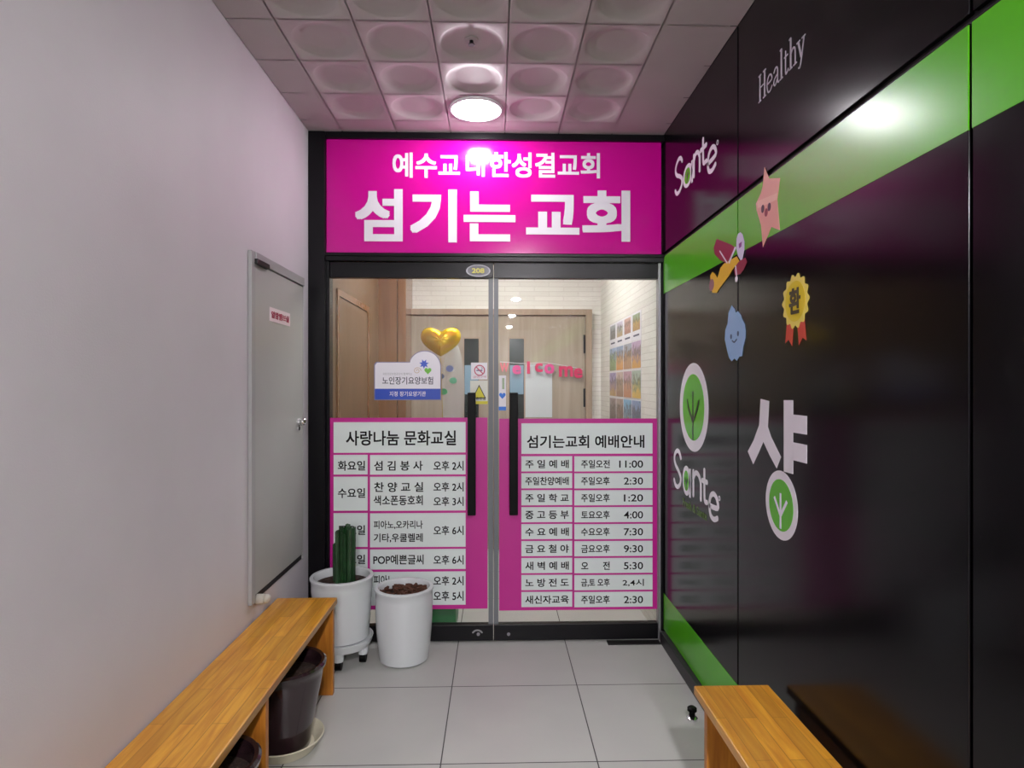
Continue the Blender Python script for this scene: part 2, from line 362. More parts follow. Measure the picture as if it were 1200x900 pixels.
# ================================================================== SHOP FRONT
YF, YS, YD = 3.42, 3.445, 3.47          # frame face, sign face, door glass
jx = PB(380.5, 200, YF)[0]; jx2 = PB(387, 400, YD)[0]; rx = PB(775, 230, YS)[0]; rx2 = PB(770.5, 400, YD)[0]
zs0, zs1 = PB(577, 297, YS)[1], PB(577, 165, YS)[1]
zh = PB(577, 308, YD)[1]; zg = PB(577, 326.5, YD)[1]; zb = PB(577, 731, YD)[1]
struct('trim_3', MB().box(XL+.001, jx, YF, D+.06, 0, CEIL-.002)                     # left jamb
       .box(jx, jx2, YD-.02, D+.06, 0, zs0)
       .box(jx, XR, YF+.005, D+.06, zs1, CEIL-.002)                                  # top
       .box(jx, XR, YS-.015, D+.06, zh, zs0-.002)                                    # transom
       .box(jx, XR, YF-.003, YS+.01, zs0-.022, zs0-.006)
       .box(rx2+.02, XR-.001, YS-.01, D+.06, 0, zs0), M_BLACK_F, bevel=.002)
struct('trim_4', MB().box(rx2, rx2+.014, YD-.018, D+.03, 0, zh), M_ALU)              # slim aluminium strip

# sign board
sg = thing('sign_board', 'wide magenta sign board with white Korean lettering above the glass doors', 'sign', (0, YS, zs0))
sx0 = jx+.002
obj('panel', MB().box(sx0, rx, YS, D+.05, zs0, zs1), M_SIGN, sg, bevel=.002)
def btext(mb, s, x0, x1, y0, y1, Y, w=(0.0002, .0012), bold=.0):
    a = PB(x0, (y0+y1)/2, Y)[0]; b = PB(x1, (y0+y1)/2, Y)[0]; xm_ = (x0+x1)/2
    return mb.text(s, BK(Y), a, b, PB(xm_, y1, Y)[1], PB(xm_, y0, Y)[1], w[0], w[1], bold)
for ch, x0, x1, bold in (('예수교', 460, 539, .022), ('대', 546, 568, .022), ('한성결교회', 573, 703, .022)):
    mb = MB(); btext(mb, ch, x0, x1, 179, 208.5 if ch != '대' else 207, YS, bold=bold); obj('lettering', mb, M_WHITE_V, sg)
for ch, x0, x1, y0, y1 in (('섬기는', 416, 604, 222, 284), ('교회', 616.5, 738.5, 223, 283)):
    mb = MB(); btext(mb, ch, x0, x1, y0, y1, YS, bold=.031); obj('lettering', mb, M_WHITE_V, sg)

# glass doors
def glass_door(name, xe0, xe1, xh, edge, lock_px, badge):
    x0, x1 = min(xe0, xe1), max(xe0, xe1)
    d = struct(name, MB().box(x0+.001, x1-.001, YD, YD+.012, zb-.01, zg+.01), M_GLASS, org=((x0+x1)/2, YD, 0))
    obj('top_rail', MB().box(x0, x1, YD-.016, YD+.03, zg, zh-.003), M_BLACK_F, d, bevel=.002)
    br = obj('bottom_rail', MB().box(x0, x1, YD-.016, YD+.03, .008, zb), M_BLACK_F, d, bevel=.002)
    ex0, ex1 = edge
    obj('edge_strip', MB().box(ex0, ex1, YD-.008, YD+.018, zb, zg), M_EDGE, d, bevel=.001)
    hx0, hx1 = PB(xh[0], 500, YD-.05)[0], PB(xh[1], 500, YD-.05)[0]
    z1, z0 = PB(577, 460, YD-.05)[1], PB(577, 603.5, YD-.05)[1]
    h = obj('pull_handle', MB().box(hx0, hx1, YD-.064, YD-.036, z0, z1), M_HANDLE, d, bevel=.003)
    hc = (hx0+hx1)/2
    for z in (z0+.1, z1-.1):
        obj('standoff', MB().tube([(hc, YD-.04, z), (hc, YD+.002, z)], .011, 14), M_DARK, h)
    lx, lz = PB(lock_px, 743, YD-.016)
    obj('lock_cylinder', MB().tube([(lx, YD-.014, lz), (lx, YD-.021, lz)], .009, 18), M_ALU, br)
    if badge:
        M = BK(YD-.016); cxx, czz = PB(559.5, 745, YD-.016)
        a = MB().stroke(M, [(cxx+.031*math.cos(t), czz+.031*math.sin(t)) for t in [PI*.2+PI*.6*k/8 for k in range(9)]], .009, 0, .001)
        obj('printed_mark', a, mat('grey_print', (150, 150, 152), .5), br)
gx = PB(578.3, 400, YD)[0]
glass_door('door_1', jx2+.002, gx-.0015, (548, 557.5), (PB(572.5, 400, YD)[0], gx-.002), 560.5, True)
glass_door('door_2', gx+.0015, rx2-.002, (597, 607), (gx+.002, PB(584, 400, YD)[0]), 596, False)

# oval number plate on the left door's top rail
npx, npz = PB(560.5, 317.4, YD-.017)
pl = thing('number_plate', 'small oval silver room number plate with gold digits on black door rail', 'plate', (npx, YD-.017, npz-.03))
M = BK(YD-.0165)
obj('plate', MB().disc(M, npx, npz, .068, .034, 0, .004), mat('satin_silver', (118, 118, 122), .45, metal=.3, spec=.25), pl, bevel=.001)
obj('rim', MB().ring(M, npx, npz, .068, .061, .003, .006, 40, .5), M_ALU, pl)
obj('digits', MB().text('208', M, npx-.036, npx+.034, npz-.014, npz+.014, .004, .007, .03), mat('gold_digits', (206, 200, 92), .4), pl)

# timetables on the glass
YN = YD-.0015
def timetable(name, label, outer, title, rows):
    x0, x1, y0, y1 = outer; M = BK(YN)
    bx0, bx1 = PB(x0, 600, YN)[0], PB(x1, 600, YN)[0]; bz1, bz0 = PB((x0+x1)/2, y0, YN)[1], PB((x0+x1)/2, y1, YN)[1]
    t = thing(name, label, 'notice', ((bx0+bx1)/2, YN, bz0))
    obj('backing', MB().rect(M, bx0, bx1, bz0, bz1, 0, .0008), M_PINK, t)
    def cell(px, nm, texts, bold=.016):
        a, b, c, d = px; xm_ = (a+b)/2
        p = obj(nm, MB().rect(M, PB(a, c, YN)[0], PB(b, c, YN)[0], PB(xm_, d, YN)[1], PB(xm_, c, YN)[1], .0006, .0014), M_CELL, t)
        for s, tx0, tx1, ty0, ty1 in texts:
            mb = MB(); btext(mb, s, tx0, tx1, ty0, ty1, YN, (.0014, .0019), .012 if s[0].isdigit() else bold); obj('lettering', mb, M_INK, p)
    cell(title[0], 'title_panel', title[1], .019)
    for c0, c1, y_0, y_1, texts in rows: cell((c0, c1, y_0, y_1), 'cell', texts)
    return t
A0, A1, B0, B1 = 391, 430.9, 433.7, 545.6
def tm(s, ya, yb): return (s, 508, 543.3, ya, yb)
rowsL = [(A0, A1, 533, 556, [('화요일', 396, 428, 540, 551.5)]), (B0, B1, 533, 556, [('섬 김 봉 사', 438.5, 495.5, 540, 551.5), tm('오후 2시', 540, 551.5)]),
         (A0, A1, 558.5, 598.4, [('수요일', 396, 428, 572, 583.5)]), (B0, B1, 558.5, 598.4, [('찬 양 교 실', 438.5, 496, 565, 576.5), tm('오후 2시', 565, 576), ('색소폰동호회', 438, 495.5, 580.5, 592), tm('오후 3시', 582, 593)]),
         (A0, A1, 601.2, 641, [('목요일', 396, 428, 615.5, 627)]), (B0, B1, 601.2, 641, [('피아노,오카리나', 438, 495.5, 610, 620), ('기타,우쿨렐레', 438, 495.5, 625, 635.5), tm('오후 6시', 616, 627)]),
         (A0, A1, 643.5, 667, [('금요일', 396, 428, 650, 661)]), (B0, B1, 643.5, 667, [('POP예쁜글씨', 437.5, 496.5, 650, 661.5), tm('오후 6시', 650.5, 661.5)]),
         (A0, A1, 669.8, 709, []), (B0, B1, 669.8, 709, [('피아노', 438, 462, 674, 685), tm('오후 2시', 675, 686), tm('오후 5시', 692.5, 704)])]
timetable('class_timetable', 'magenta and white Korean timetable on left glass door behind white pots', (386.5, 571.3, 489.5, 714),
          ((391, 545.6, 494.7, 530.4), [('사랑나눔 문화교실', 405.5, 534.5, 504.5, 522)]), rowsL)
names = [('주 일 예 배', '주일오전', '11:00'), ('주일찬양예배', '주일오후', '2:30'), ('주 일 학 교', '주일오후', '1:20'), ('중 고 등 부', '토요오후', '4:00'),
         ('수 요 예 배', '수요오후', '7:30'), ('금 요 철 야', '금요오후', '9:30'), ('새 벽 예 배', '오      전', '5:30'), ('노 방 전 도', '금,토 오후', '2,4시'), ('새신자교육', '주일오후', '2:30')]
rowsR = []
for k, (a, b, c) in enumerate(names):
    ya = 534.6 + 19.85*k; yb = ya + 17.7; t0, t1 = ya+4.3, ya+14
    rowsR += [(611, 670.5, ya, yb, [(a, 615.5, 666.5, t0, t1)]), (673, 764.6, ya, yb, [(b, 681, 714.5, t0, t1), (c, 725.5 if len(c) == 5 and c[0] == '1' else (729.5 if c == '2,4시' else 731), 753.5 if c != '2,4시' else 754.5, t0+.6, t1-.6)])]
timetable('worship_timetable', 'magenta and white Korean worship timetable with nine rows on right glass door', (585, 770, 490.5, 714.6),
          ((611, 764.6, 496, 531.7), [('섬기는교회 예배안내', 617.5, 755, 510, 525)]), rowsR)

# long-term-care insurance sticker
def insurance():
    M = BK(YD-.001); Z = lambda y: PB(478, y, YD)[1]; X = lambda x: PB(x, 440, YD)[0]
    t = thing('insurance_sticker', 'white and blue insurance sticker with rounded hump on left glass door', 'sticker', (X(478), YD, Z(468)))
    def outl(g, y_low):
        P = [(X(439.5-g), Z(y_low)), (X(516+g), Z(y_low)), (X(516+g), Z(430))]
        cx, cz = X(497.7), Z(430); r = X(516+g)-cx
        P += [(cx+r*math.cos(a), cz+r*1.0*math.sin(a)) for a in [PI*k/20 for k in range(1, 18)]]
        P += [(X(480.5), Z(425-g)), (X(442-g), Z(425-g)), (X(439.5-g), Z(428-g))]
        return P
    obj('border', MB().prism(outl(1.0, 469), M, 0, .0006), mat('grey_border', (120, 118, 150), .5), t)
    obj('white_panel', MB().prism(outl(0, 456), M, .0004, .001), mat('white_print', (226, 224, 232), .35), t)
    b = obj('blue_strip', MB().rect(M, X(439.5), X(516), Z(468), Z(455.5), .0004, .0012), mat('blue_print', (22, 66, 176), .35), t)
    mb = MB(); btext(mb, '지정 장기요양기관', 456.5, 499, 458.6, 464.4, YD-.001, (.0012, .0016), .01); obj('lettering', mb, M_WHITE_V, b)
    mb = MB(); btext(mb, '노인장기요양보험', 448, 507.5, 441.5, 450.5, YD-.001, (.001, .0016), .012); obj('lettering', mb, mat('navy_ink', (34, 44, 62), .5), t)
    mb = MB(); btext(mb, '국민건강보험공단이 함께하는', 448.5, 483, 436.7, 439.6, YD-.001, (.001, .0014)); obj('lettering', mb, mat('grey_ink', (150, 150, 156), .5), t)
    cx, cz = X(497), Z(426.5); rr = .028
    sp = []
    for k in range(14): a = 2*PI*k/14+.2; r = rr*(1 if k % 2 == 0 else .5); sp.append((cx+r*math.cos(a), cz+r*math.sin(a)))
    obj('emblem', MB().prism(sp, M, .001, .0016), mat('emblem_blue', (50, 84, 196), .4), t)
    hx, hz = X(501.5), Z(434.5)
    hp = [(hx+.0013*16*math.sin(a)**3*.95, hz+.0013*(13*math.cos(a)-5*math.cos(2*a)-2*math.cos(3*a)-math.cos(4*a))) for a in [2*PI*k/36 for k in range(36)]]
    obj('emblem', MB().prism(hp, M, .001, .0016), mat('emblem_green', (104, 182, 50), .4), t)
    ox, oz = X(489), Z(434.5)
    obj('emblem', MB().stroke(M, [(ox+.022*(1-.045*k)*math.cos(k*.55), oz+.02*(1-.045*k)*math.sin(k*.55)) for k in range(19)], .003, .001, .0016, cap=False), mat('emblem_sand', (188, 160, 120), .4), t)
insurance()
def small_stickers():
    M = BK(YD-.001); X = lambda x: PB(x, 440, YD)[0]; Z = lambda y: PB(565, y, YD)[1]
    M_PAPER = mat('sticker_white', (222, 220, 226), .4)
    t = thing('no_smoking_sticker', 'small white no-smoking sticker with red ring on left glass door', 'sticker', (X(562), YD, Z(444.5)))
    obj('backing', MB().rect(M, X(552), X(571), Z(444.5), Z(425), 0, .0008), M_PAPER, t)
    red = mat('red_print', (176, 60, 92), .5); cx, cz = X(562), Z(434)
    obj('prohibition_ring', MB().ring(M, cx, cz, .031, .025, .0008, .0013).stroke(M, [(cx-.019, cz+.019), (cx+.019, cz-.019)], .006, .0008, .0013, cap=False), red, t)
    obj('cigarette', MB().rect(M, cx-.018, cx+.016, cz-.004, cz+.003, .0008, .0011).stroke(M, [(cx+.012, cz+.006), (cx+.016, cz+.012), (cx+.011, cz+.017)], .003, .0008, .0011), mat('purple_print', (110, 90, 130), .5), t)
    mb = MB(); btext(mb, '금연구역', 554.5, 569.5, 440.3, 443, YD-.001, (.0008, .0012)); obj('lettering', mb, red, t)
    t = thing('caution_sticker', 'small caution sticker with yellow triangle beside left black door handle', 'sticker', (X(562), YD, Z(473.5)))
    obj('backing', MB().rect(M, X(551), X(571.5), Z(473.5), Z(446), 0, .0008), mat('sticker_cream', (206, 208, 196), .4), t)
    cx = X(561.5)
    tri = lambda s: [(cx+s*.045*math.cos(a), Z(461.5)+s*.052*math.sin(a)) for a in (PI/2, PI*7/6, PI*11/6)]
    obj('triangle', MB().prism(tri(1), M, .0008, .0012), mat('black_print', (40, 40, 30), .5), t)
    obj('triangle_fill', MB().prism(tri(.8), M, .001, .0016), mat('yellow_print', (206, 196, 44), .5), t)
    obj('yellow_band', MB().rect(M, X(551), X(571.5), Z(473.5), Z(470), .0006, .0012), MATS['yellow_print'], t)
    mb = MB(); btext(mb, '손조심', 558, 569, 465, 468.8, YD-.001, (.0008, .0013), .02); obj('lettering', mb, M_INK, t)
    t = thing('security_sticker', 'narrow white and blue sticker on the right glass door beside centre gap', 'sticker', (X(588.5), YD, Z(481)))
    obj('backing', MB().rect(M, X(584.5), X(593), Z(481), Z(440), 0, .0008), M_PAPER, t)
    blue = mat('bright_blue_print', (28, 112, 214), .4)
    cx, cz = X(588.7), Z(463.5)
    hp = [(cx+.00115*16*math.sin(a)**3, cz+.00125*(13*math.cos(a)-5*math.cos(2*a)-2*math.cos(3*a)-math.cos(4*a))) for a in [2*PI*k/32 for k in range(32)]]
    obj('blue_heart', MB().prism(hp, M, .0008, .0013), blue, t)
    obj('blue_band', MB().rect(M, X(584.5), X(593), Z(481), Z(476.5), .0006, .0013), blue, t)
    obj('photo_strip', MB().rect(M, X(588.5), X(591), Z(456), Z(443), .0008, .0012), mat('sage_print', (150, 170, 140), .5), t)
small_stickers()

# ================================================================== LAMPS
M_BULB = mat('lit_bulb', (255, 255, 255), .5, emit=BULB); M_BULB2 = mat('lit_bulb_corridor', (255, 255, 255), .5, emit=REAR_BULB)
def downlight(x, y, label, m, recess=True):
    z = CEIL
    t = thing('recessed_downlight', label, 'ceiling light', (x, y, z), 'corridor downlights')
    obj('trim_ring', MB().lathe([(.117, z+.002), (.117, z-.008), (.127, z-.011), (.136, z-.006), (.138, z+.0005)], x, y, 48, False), mat('white_trim', (232, 230, 234), .3), t, smooth=True)
    if recess:
        obj('reflector', MB().lathe([(.117, z+.002), (.1, z+.02), (.06, z+.042)], x, y, 48, False, True), mat('satin_reflector', (70, 68, 74), .5, metal=.3), t, smooth=True)
    obj('bulb', MB().sphere((x, y, z-.004), .066, 24, 14, .7), m, t, smooth=True)
downlight(LAMP[0], LAMP[1], 'lit round downlight in the tiled ceiling just before the magenta sign', M_BULB)
for y, s in ((-.9, 'nearest behind the viewer'), (-3.1, 'second behind the viewer'), (-5.5, 'third behind the viewer'), (-7.9, 'farthest behind the viewer')):
    downlight(.33, y, 'lit round corridor downlight, '+s, M_BULB2, False)
ip = thing('unseen_lobby_panel', 'unseen lit ceiling panel added to brighten lobby behind the glass doors', 'ceiling light', (0, 4.35, 2.72))  # out of view, added to bring the lobby up to brightness
obj('frame', MB().box(-.5, .5, 3.95, 4.75, 2.69, 2.7195), M_ALU, ip, bevel=.003)
pm = mat('lit_diffuser', (255, 255, 255), .5, emit=INNER)
obj('diffuser', MB().box(-.47, .47, 3.98, 4.72, 2.683, 2.6905), pm, ip)
sp = thing('fire_sprinkler', 'tiny dark sprinkler head in one ceiling dish nearer than the lamp', 'sprinkler', (-.10, 2.53, CEIL+.019))
obj('escutcheon', MB().lathe([(.03, CEIL+.0185), (.028, CEIL+.013), (.012, CEIL+.011)], -.10, 2.53, 24, True, True), M_CEIL, sp)
obj('nozzle', MB().lathe([(.008, CEIL+.012), (.008, CEIL-.002), (.014, CEIL-.004), (.014, CEIL-.007)], -.10, 2.53, 16, True, True), M_DARK, sp)

# ================================================================== LEFT WALL
def steel_door():
    M = LW(); u0, u1 = PL(290.5, 500)[0], PL(353, 500)[0]; z1, z0 = 2.012, .52; fw = .042
    d = struct('door_3', MB().rect(M, u0+fw+.004, u1-.012, z0+.03, z1-fw-.004, -.002, .012), M_STEEL, bevel=.002)
    obj('frame', MB().rect(M, u0, u0+fw, z0, z1, 0, .016).rect(M, u1-.008, u1, z0, z1, 0, .012).rect(M, u0+fw, u1-.008, z1-fw, z1, 0, .02), M_STEEL2, d, bevel=.002)
    obj('shadow_gap', MB().rect(M, u0+fw, u1-.008, z0, z0+.03, 0, .004).rect(M, u0+fw, u0+fw+.004, z0+.03, z1-fw, 0, .004).rect(M, u0+fw, u1-.012, z1-fw-.004, z1-fw, 0, .004), M_GROOVE, d)
    obj('hinge', MB().rect(M, u0+.03, u0+.17, z1-.052, z1-.03, .012, .03), M_DARK, d, bevel=.002)
    k, kz = PL(347, 494)
    kn = obj('knob', MB().sphere((XL+.036, k, kz), .02, 20, 12), M_CHROME, d, smooth=True)
    obj('rose', MB().tube([(XL+.012, k, kz-.004), (XL+.026, k, kz-.002)], .019, 20), M_CHROME, kn)
    obj('keyhole_plate', MB().tube([(XL+.012, k, kz-.035), (XL+.017, k, kz-.035)], .012, 16), M_CHROME, kn)
    h, hz = PL(299.5, 702)
    obj('pivot_cap', MB().tube([(XL+.0, h, hz), (XL+.04, h, hz)], .022, 18).sphere((XL+.045, h+.005, hz), .019), mat('ivory_cap', (186, 182, 172), .35), d, smooth=True)
    a, b = PL(312.5, 360)[0], PL(336.5, 360)[0]
    zt_, zb_ = PL(312.5, 359.5)[1], PL(312.5, 376)[1]
    t = thing('door_label', 'small white plate with red Korean lettering on the grey steel door', 'sign', (XL+.013, (a+b)/2, zb_))
    Ms = LW(XL+.0125)
    obj('plate', MB().rect(Ms, a, b, zb_, zt_, 0, .002), mat('pale_pink_plate', (226, 208, 214), .35), t)
    obj('lettering', MB().text('알람밸브실', Ms, a+.018, b-.018, zb_+.016, zt_-.016, .002, .0026, .03), mat('crimson_ink', (168, 42, 76), .5), t)
steel_door()

# ================================================================== RIGHT WALL GRAPHICS
MR = RW(XR-.0004)
def poly(pts): return [PR(x, y) for x, y in pts]
def letter(mb, ch, box, sw, up):
    x0, x1, y0, y1 = box
    ua, ub = PR(x0, 450)[0], PR(x1, 450)[0]
    ft, fb = (.62, .38) if up else (.38, .62)
    if ch == 'n': ft, fb = (.7, .0) if up else (.15, 1.0)
    zt_, zb_ = PR(x0+(x1-x0)*ft, y0)[1], PR(x0+(x1-x0)*fb, y1)[1]
    ua += sw/2; ub -= sw/2; zt_ -= sw/2; zb_ += sw/2
    T = lambda P: [(ua+(ub-ua)*a, zb_+(zt_-zb_)*b) for a, b in P]
    G = {'S': [([(.98, .84), (.75, .98), (.42, 1), (.1, .88), (.04, .72), (.25, .57), (.65, .45), (.95, .3), (.9, .12), (.55, 0), (.2, .02), (0, .14)], 5)],
         'n': [([(0, 0), (0, 1)], 0), ([(0, .72), (.3, .98), (.7, .95), (.97, .7), (1, .4), (1, 0)], 4)],
         't': [([(.42, 1), (.42, .3), (.55, .05), (.98, .04)], 4), ([(0, .66), (.95, .66)], 0)],
         'e': [([(.03, .46), (.98, .52), (.9, .85), (.55, 1), (.15, .85), (0, .46), (.15, .1), (.55, 0), (.95, .12)], 4)]}
    for pts, sm in G[ch]: mb.stroke(MR, T(pts), sw, 0, .001, sm)
def wordmark(label, boxes, sw, up, tagline):
    a = boxes['S']; c = PR((a[0]+boxes['e'][1])/2, a[3])
    t = thing('wall_wordmark', label, 'wall lettering', (XR, -c[0], c[1]))
    for k in 'Sante':
        b = boxes[k]; mb = MB()
        if k == 'a':
            ua, ub = PR(b[0], 450)[0], PR(b[1], 450)[0]
            zt_ = PR((b[0]+b[1])/2, b[2])[1] - (.008 if up else 0); zb_ = PR((b[0]+b[1])/2, b[3])[1]
            cu, cv, ru, rv = (ua+ub)/2, (zt_+zb_)/2, (ub-ua)/2, (zt_-zb_)/2
            mb.disc(MR, cu-.004, cv, ru, rv, 0, .001).rect(MR, ub-sw, ub, zb_, zt_-rv*.1, 0, .001)
            p = obj('letter', mb, M_WHITE_V, t)
            obj('green_counter', MB().disc(MR, cu-.006, cv, ru*.62, rv*.68, .0005, .0016), M_GREEN, p)
            obj('leaf_mark', tree_mark(cu-.006, cv, rv*.6, .006), M_GREEN_D, p)
        else:
            letter(mb, k, b, sw, up); obj('letter', mb, M_WHITE_V, t)
    r = boxes['r']; u, v = PR(*r)
    obj('registered_mark', MB().ring(MR, u, v, .011, .007, 0, .001, 16), M_WHITE_V, t)
    if tagline:
        s, x0, x1, y0, y1 = tagline
        obj('tagline', MB().text(s, MR, PR(x0, 1)[0], PR(x1, 1)[0], PR(x0, y1)[1], PR(x0, y0)[1], 0, .001, .01), mat('olive_print', (74, 104, 34), .5), t)
def tree_mark(u, v, h, sw, w=(.0012, .0022)):
    mb = MB()
    mb.stroke(MR, [(u, v-h), (u, v+h*.55)], sw, *w, cap=False)
    mb.stroke(MR, [(u-h*.5, v+h*.22), (u, v-h*.38)], sw, *w, cap=False).stroke(MR, [(u+h*.5, v+h*.22), (u, v-h*.38)], sw, *w, cap=False)
    return mb
wordmark('white five-letter wordmark high on the black wall above the green band',
         {'S': (791, 800.5, 183, 228.7), 'a': (801, 812, 190, 218.7), 'n': (812.5, 821, 174, 210), 't': (820.5, 829, 158.7, 196.7), 'e': (828.7, 840, 168.7, 204), 'r': (841, 167)}, .021, True, None)
wordmark('white five-letter wordmark on black wall below the big leaf roundel',
         {'S': (789.6, 799, 525.5, 573.5), 'a': (800.5, 809.6, 546, 581), 'n': (811.8, 822.5, 550, 588.5), 't': (822.3, 830, 548, 592.5), 'e': (830.5, 842.5, 575, 612.5), 'r': (843.2, 584)}, .023, False, ('Fresh & Sante', 800.5, 828.5, 583, 592.5))
def roundel(cx0, cx1, cy, gx0, gx1, M_TREE, sw, t=None, k=.58):
    ua, ub = PR(cx0, 450)[0], PR(cx1, 450)[0]; u = (ua+ub)/2; r = (ub-ua)/2
    d = ray((cx0+cx1)/2, cy); v = CH + d.z*(-u/d.y)
    if t is None:
        t = thing('leaf_roundel', 'large white-rimmed green roundel with dark leaf stem on black wall', 'wall graphic', (XR, -u, v-r))
    obj('white_disc', MB().disc(MR, u, v, r, r, 0, .001, 64), M_WHITE_V, t)
    obj('green_disc', MB().disc(MR, u, v, r*.75, r*.75, .0006, .0018, 64), M_GREEN, t)
    return t, u, v, r
t, u, v, r = roundel(797, 830.5, 477.3, 0, 0, None, 0)
obj('leaf_stem', MB().stroke(MR, [(u, v-r*.74), (u, v+r*.36)], .017, .0018, .0026, cap=False)
    .stroke(MR, [(u-.085, v+.03), (u-.06, v-.01), (u, v-.07)], .017, .0018, .0026, 4).stroke(MR, [(u+.085, v+.03), (u+.06, v-.01), (u, v-.07)], .017, .0018, .0026, 4), M_GREEN_D, t)
# the big syllable whose round letter is a leaf roundel
bu, bv = PR(915, 632)
t = thing('wall_syllable', 'huge white Korean syllable with green leaf roundel on the black wall', 'wall lettering', (XR, -bu, bv))
P = poly([(891.7, 467.5), (901.6, 470), (900, 500), (904, 512), (915.5, 535.5), (910.5, 548.8), (902, 533), (894.9, 517.6), (889.5, 530), (883, 544), (876.7, 529), (883.5, 516), (890, 498)])
obj('stroke', MB().prism(P, MR, 0, .001), M_WHITE_V, t)
ub0, ub1, ub2 = PR(918.9, 500)[0], PR(929.7, 500)[0], PR(946, 500)[0]
zz = lambda y, x=924: PR(x, y)[1]
st = MB().prism([(ub0, zz(552.5, 918.9)), (ub1, zz(555.6, 929.7)), (ub1, zz(469, 929.7)), (ub0, zz(469, 918.9))], MR, 0, .001)
st.rect(MR, ub1-.002, ub2, zz(507, 931), zz(486, 931), 0, .001).rect(MR, ub1-.002, ub2, zz(539.5, 931), zz(518.6, 931), 0, .001)
obj('stroke', st, M_WHITE_V, t)
t, u, v, r = roundel(897.8, 935.3, 592, 0, 0, None, 0, t)
obj('leaf_stem', MB().stroke(MR, [(u, v-r*.68), (u, v+r*.35)], .011, .0018, .0026, cap=False)
    .stroke(MR, [(u-.045, v+.02), (u, v-.035)], .011, .0018, .0026, cap=False).stroke(MR, [(u+.045, v+.02), (u, v-.035)], .011, .0018, .0026, cap=False), M_WHITE_V, t)
# serif slogan
def slogan():
    u0, zb_ = PR(889.5, 120.5); u1 = PR(944, 60)[0]; zt_ = zb_+.092
    t = thing('wall_slogan', 'thin grey serif lettering high on black wall near the ceiling', 'wall lettering', (XR, -(u0+u1)/2, zb_))
    wd = .009; th = .0045; H = zt_-zb_; m = mat('grey_vinyl', (168, 160, 172), .4)
    def L(strokes):
        mb = MB()
        for pts, w_, sm in strokes: mb.stroke(MR, pts, w_, 0, .001, sm, cap=sm > 0)
        obj('letter', mb, m, t)
    x = u0; xh = H*.62; s = .011
    def ser(px, py): return ([(px-s, py), (px+s, py)], th, 0)
    sc = (u1-u0)/.335
    def adv(w_): 
        nonlocal x; a = x; x += w_*sc; return a
    a = adv(.066); L([([(a+.01, zb_), (a+.01, zt_)], wd, 0), ([(a+.048, zb_), (a+.048, zt_)], wd, 0), ([(a+.01, zb_+H*.52), (a+.048, zb_+H*.52)], th, 0)] + [ser(a+q, z) for q in (.01, .048) for z in (zb_, zt_)])
    a = adv(.05); L([([(a+.004, zb_+xh*.55), (a+.038, zb_+xh*.6), (a+.034, zb_+xh*.9), (a+.02, zb_+xh), (a+.006, zb_+xh*.8), (a+.002, zb_+xh*.45), (a+.01, zb_+.003), (a+.026, zb_), (a+.04, zb_+xh*.2)], .0055, 4)])
    a = adv(.05); L([([(a+.006, zb_+xh*.82), (a+.018, zb_+xh), (a+.032, zb_+xh*.85), (a+.033, zb_+xh*.1), (a+.042, zb_)], .006, 4), ([(a+.033, zb_+xh*.55), (a+.012, zb_+xh*.4), (a+.004, zb_+xh*.18), (a+.014, zb_), (a+.032, zb_+xh*.25)], .005, 4)])
    a = adv(.03); L([([(a+.01, zb_), (a+.01, zt_+.006)], wd, 0), ser(a+.01, zb_), ([(a, zt_+.004), (a+.012, zt_+.006)], th, 0)])
    a = adv(.035); L([([(a+.01, zb_+xh*1.3), (a+.01, zb_+xh*.15), (a+.018, zb_), (a+.028, zb_+xh*.15)], .006, 4), ([(a, zb_+xh), (a+.026, zb_+xh)], th, 0)])
    a = adv(.056); L([([(a+.01, zb_), (a+.01, zt_+.006)], wd, 0), ([(a+.01, zb_+xh*.75), (a+.024, zb_+xh), (a+.038, zb_+xh*.85), (a+.04, zb_)], .006, 4), ser(a+.01, zb_), ser(a+.04, zb_), ([(a, zt_+.004), (a+.012, zt_+.006)], th, 0)])
    a = adv(.05); L([([(a+.004, zb_+xh), (a+.022, zb_+.004)], wd, 0), ([(a+.04, zb_+xh), (a+.018, zb_-H*.22), (a+.006, zb_-H*.26)], .005, 3), ser(a+.005, zb_+xh), ser(a+.038, zb_+xh)])
slogan()
# stickers
def sticker(name, label, pts, m, w=.002):
    c = poly(pts); t = thing(name, label, 'wall sticker', (XR, -sum(p[0] for p in c)/len(c), min(p[1] for p in c)))
    obj('cutout', MB().prism(c, MR, 0.0008, w), m, t); return t
def dots(t, nm, pts, r, m, w=(.002, .0028)):
    for x, y in pts:
        u, v = PR(x, y); obj(nm, MB().disc(MR, u, v, r, r*1.2, *w, 16), m, t)
m_face = mat('face_ink', (58, 30, 48), .5)
t = sticker('star_sticker', 'peach star-shaped cut-out sticker with a small face on green band', [(896.7, 196), (902, 209), (914.7, 208.7), (911.5, 234), (914.5, 269.8), (904.6, 266), (894.7, 289.6), (892.5, 264), (887.3, 246), (886.7, 238.7), (892.5, 226), (894.5, 218)], mat('peach_card', (222, 160, 142), .45))
obj('brow_band', MB().prism(poly([(888, 236), (912, 226), (911.5, 234), (889, 244)]), MR, .002, .0026), mat('pale_peach_card', (232, 184, 164), .45), t)
dots(t, 'eye', [(894.7, 244.7), (902.3, 242.5)], .012, m_face); dots(t, 'mouth', [(898.7, 249)], .012, mat('mouth_red', (130, 36, 52), .5))
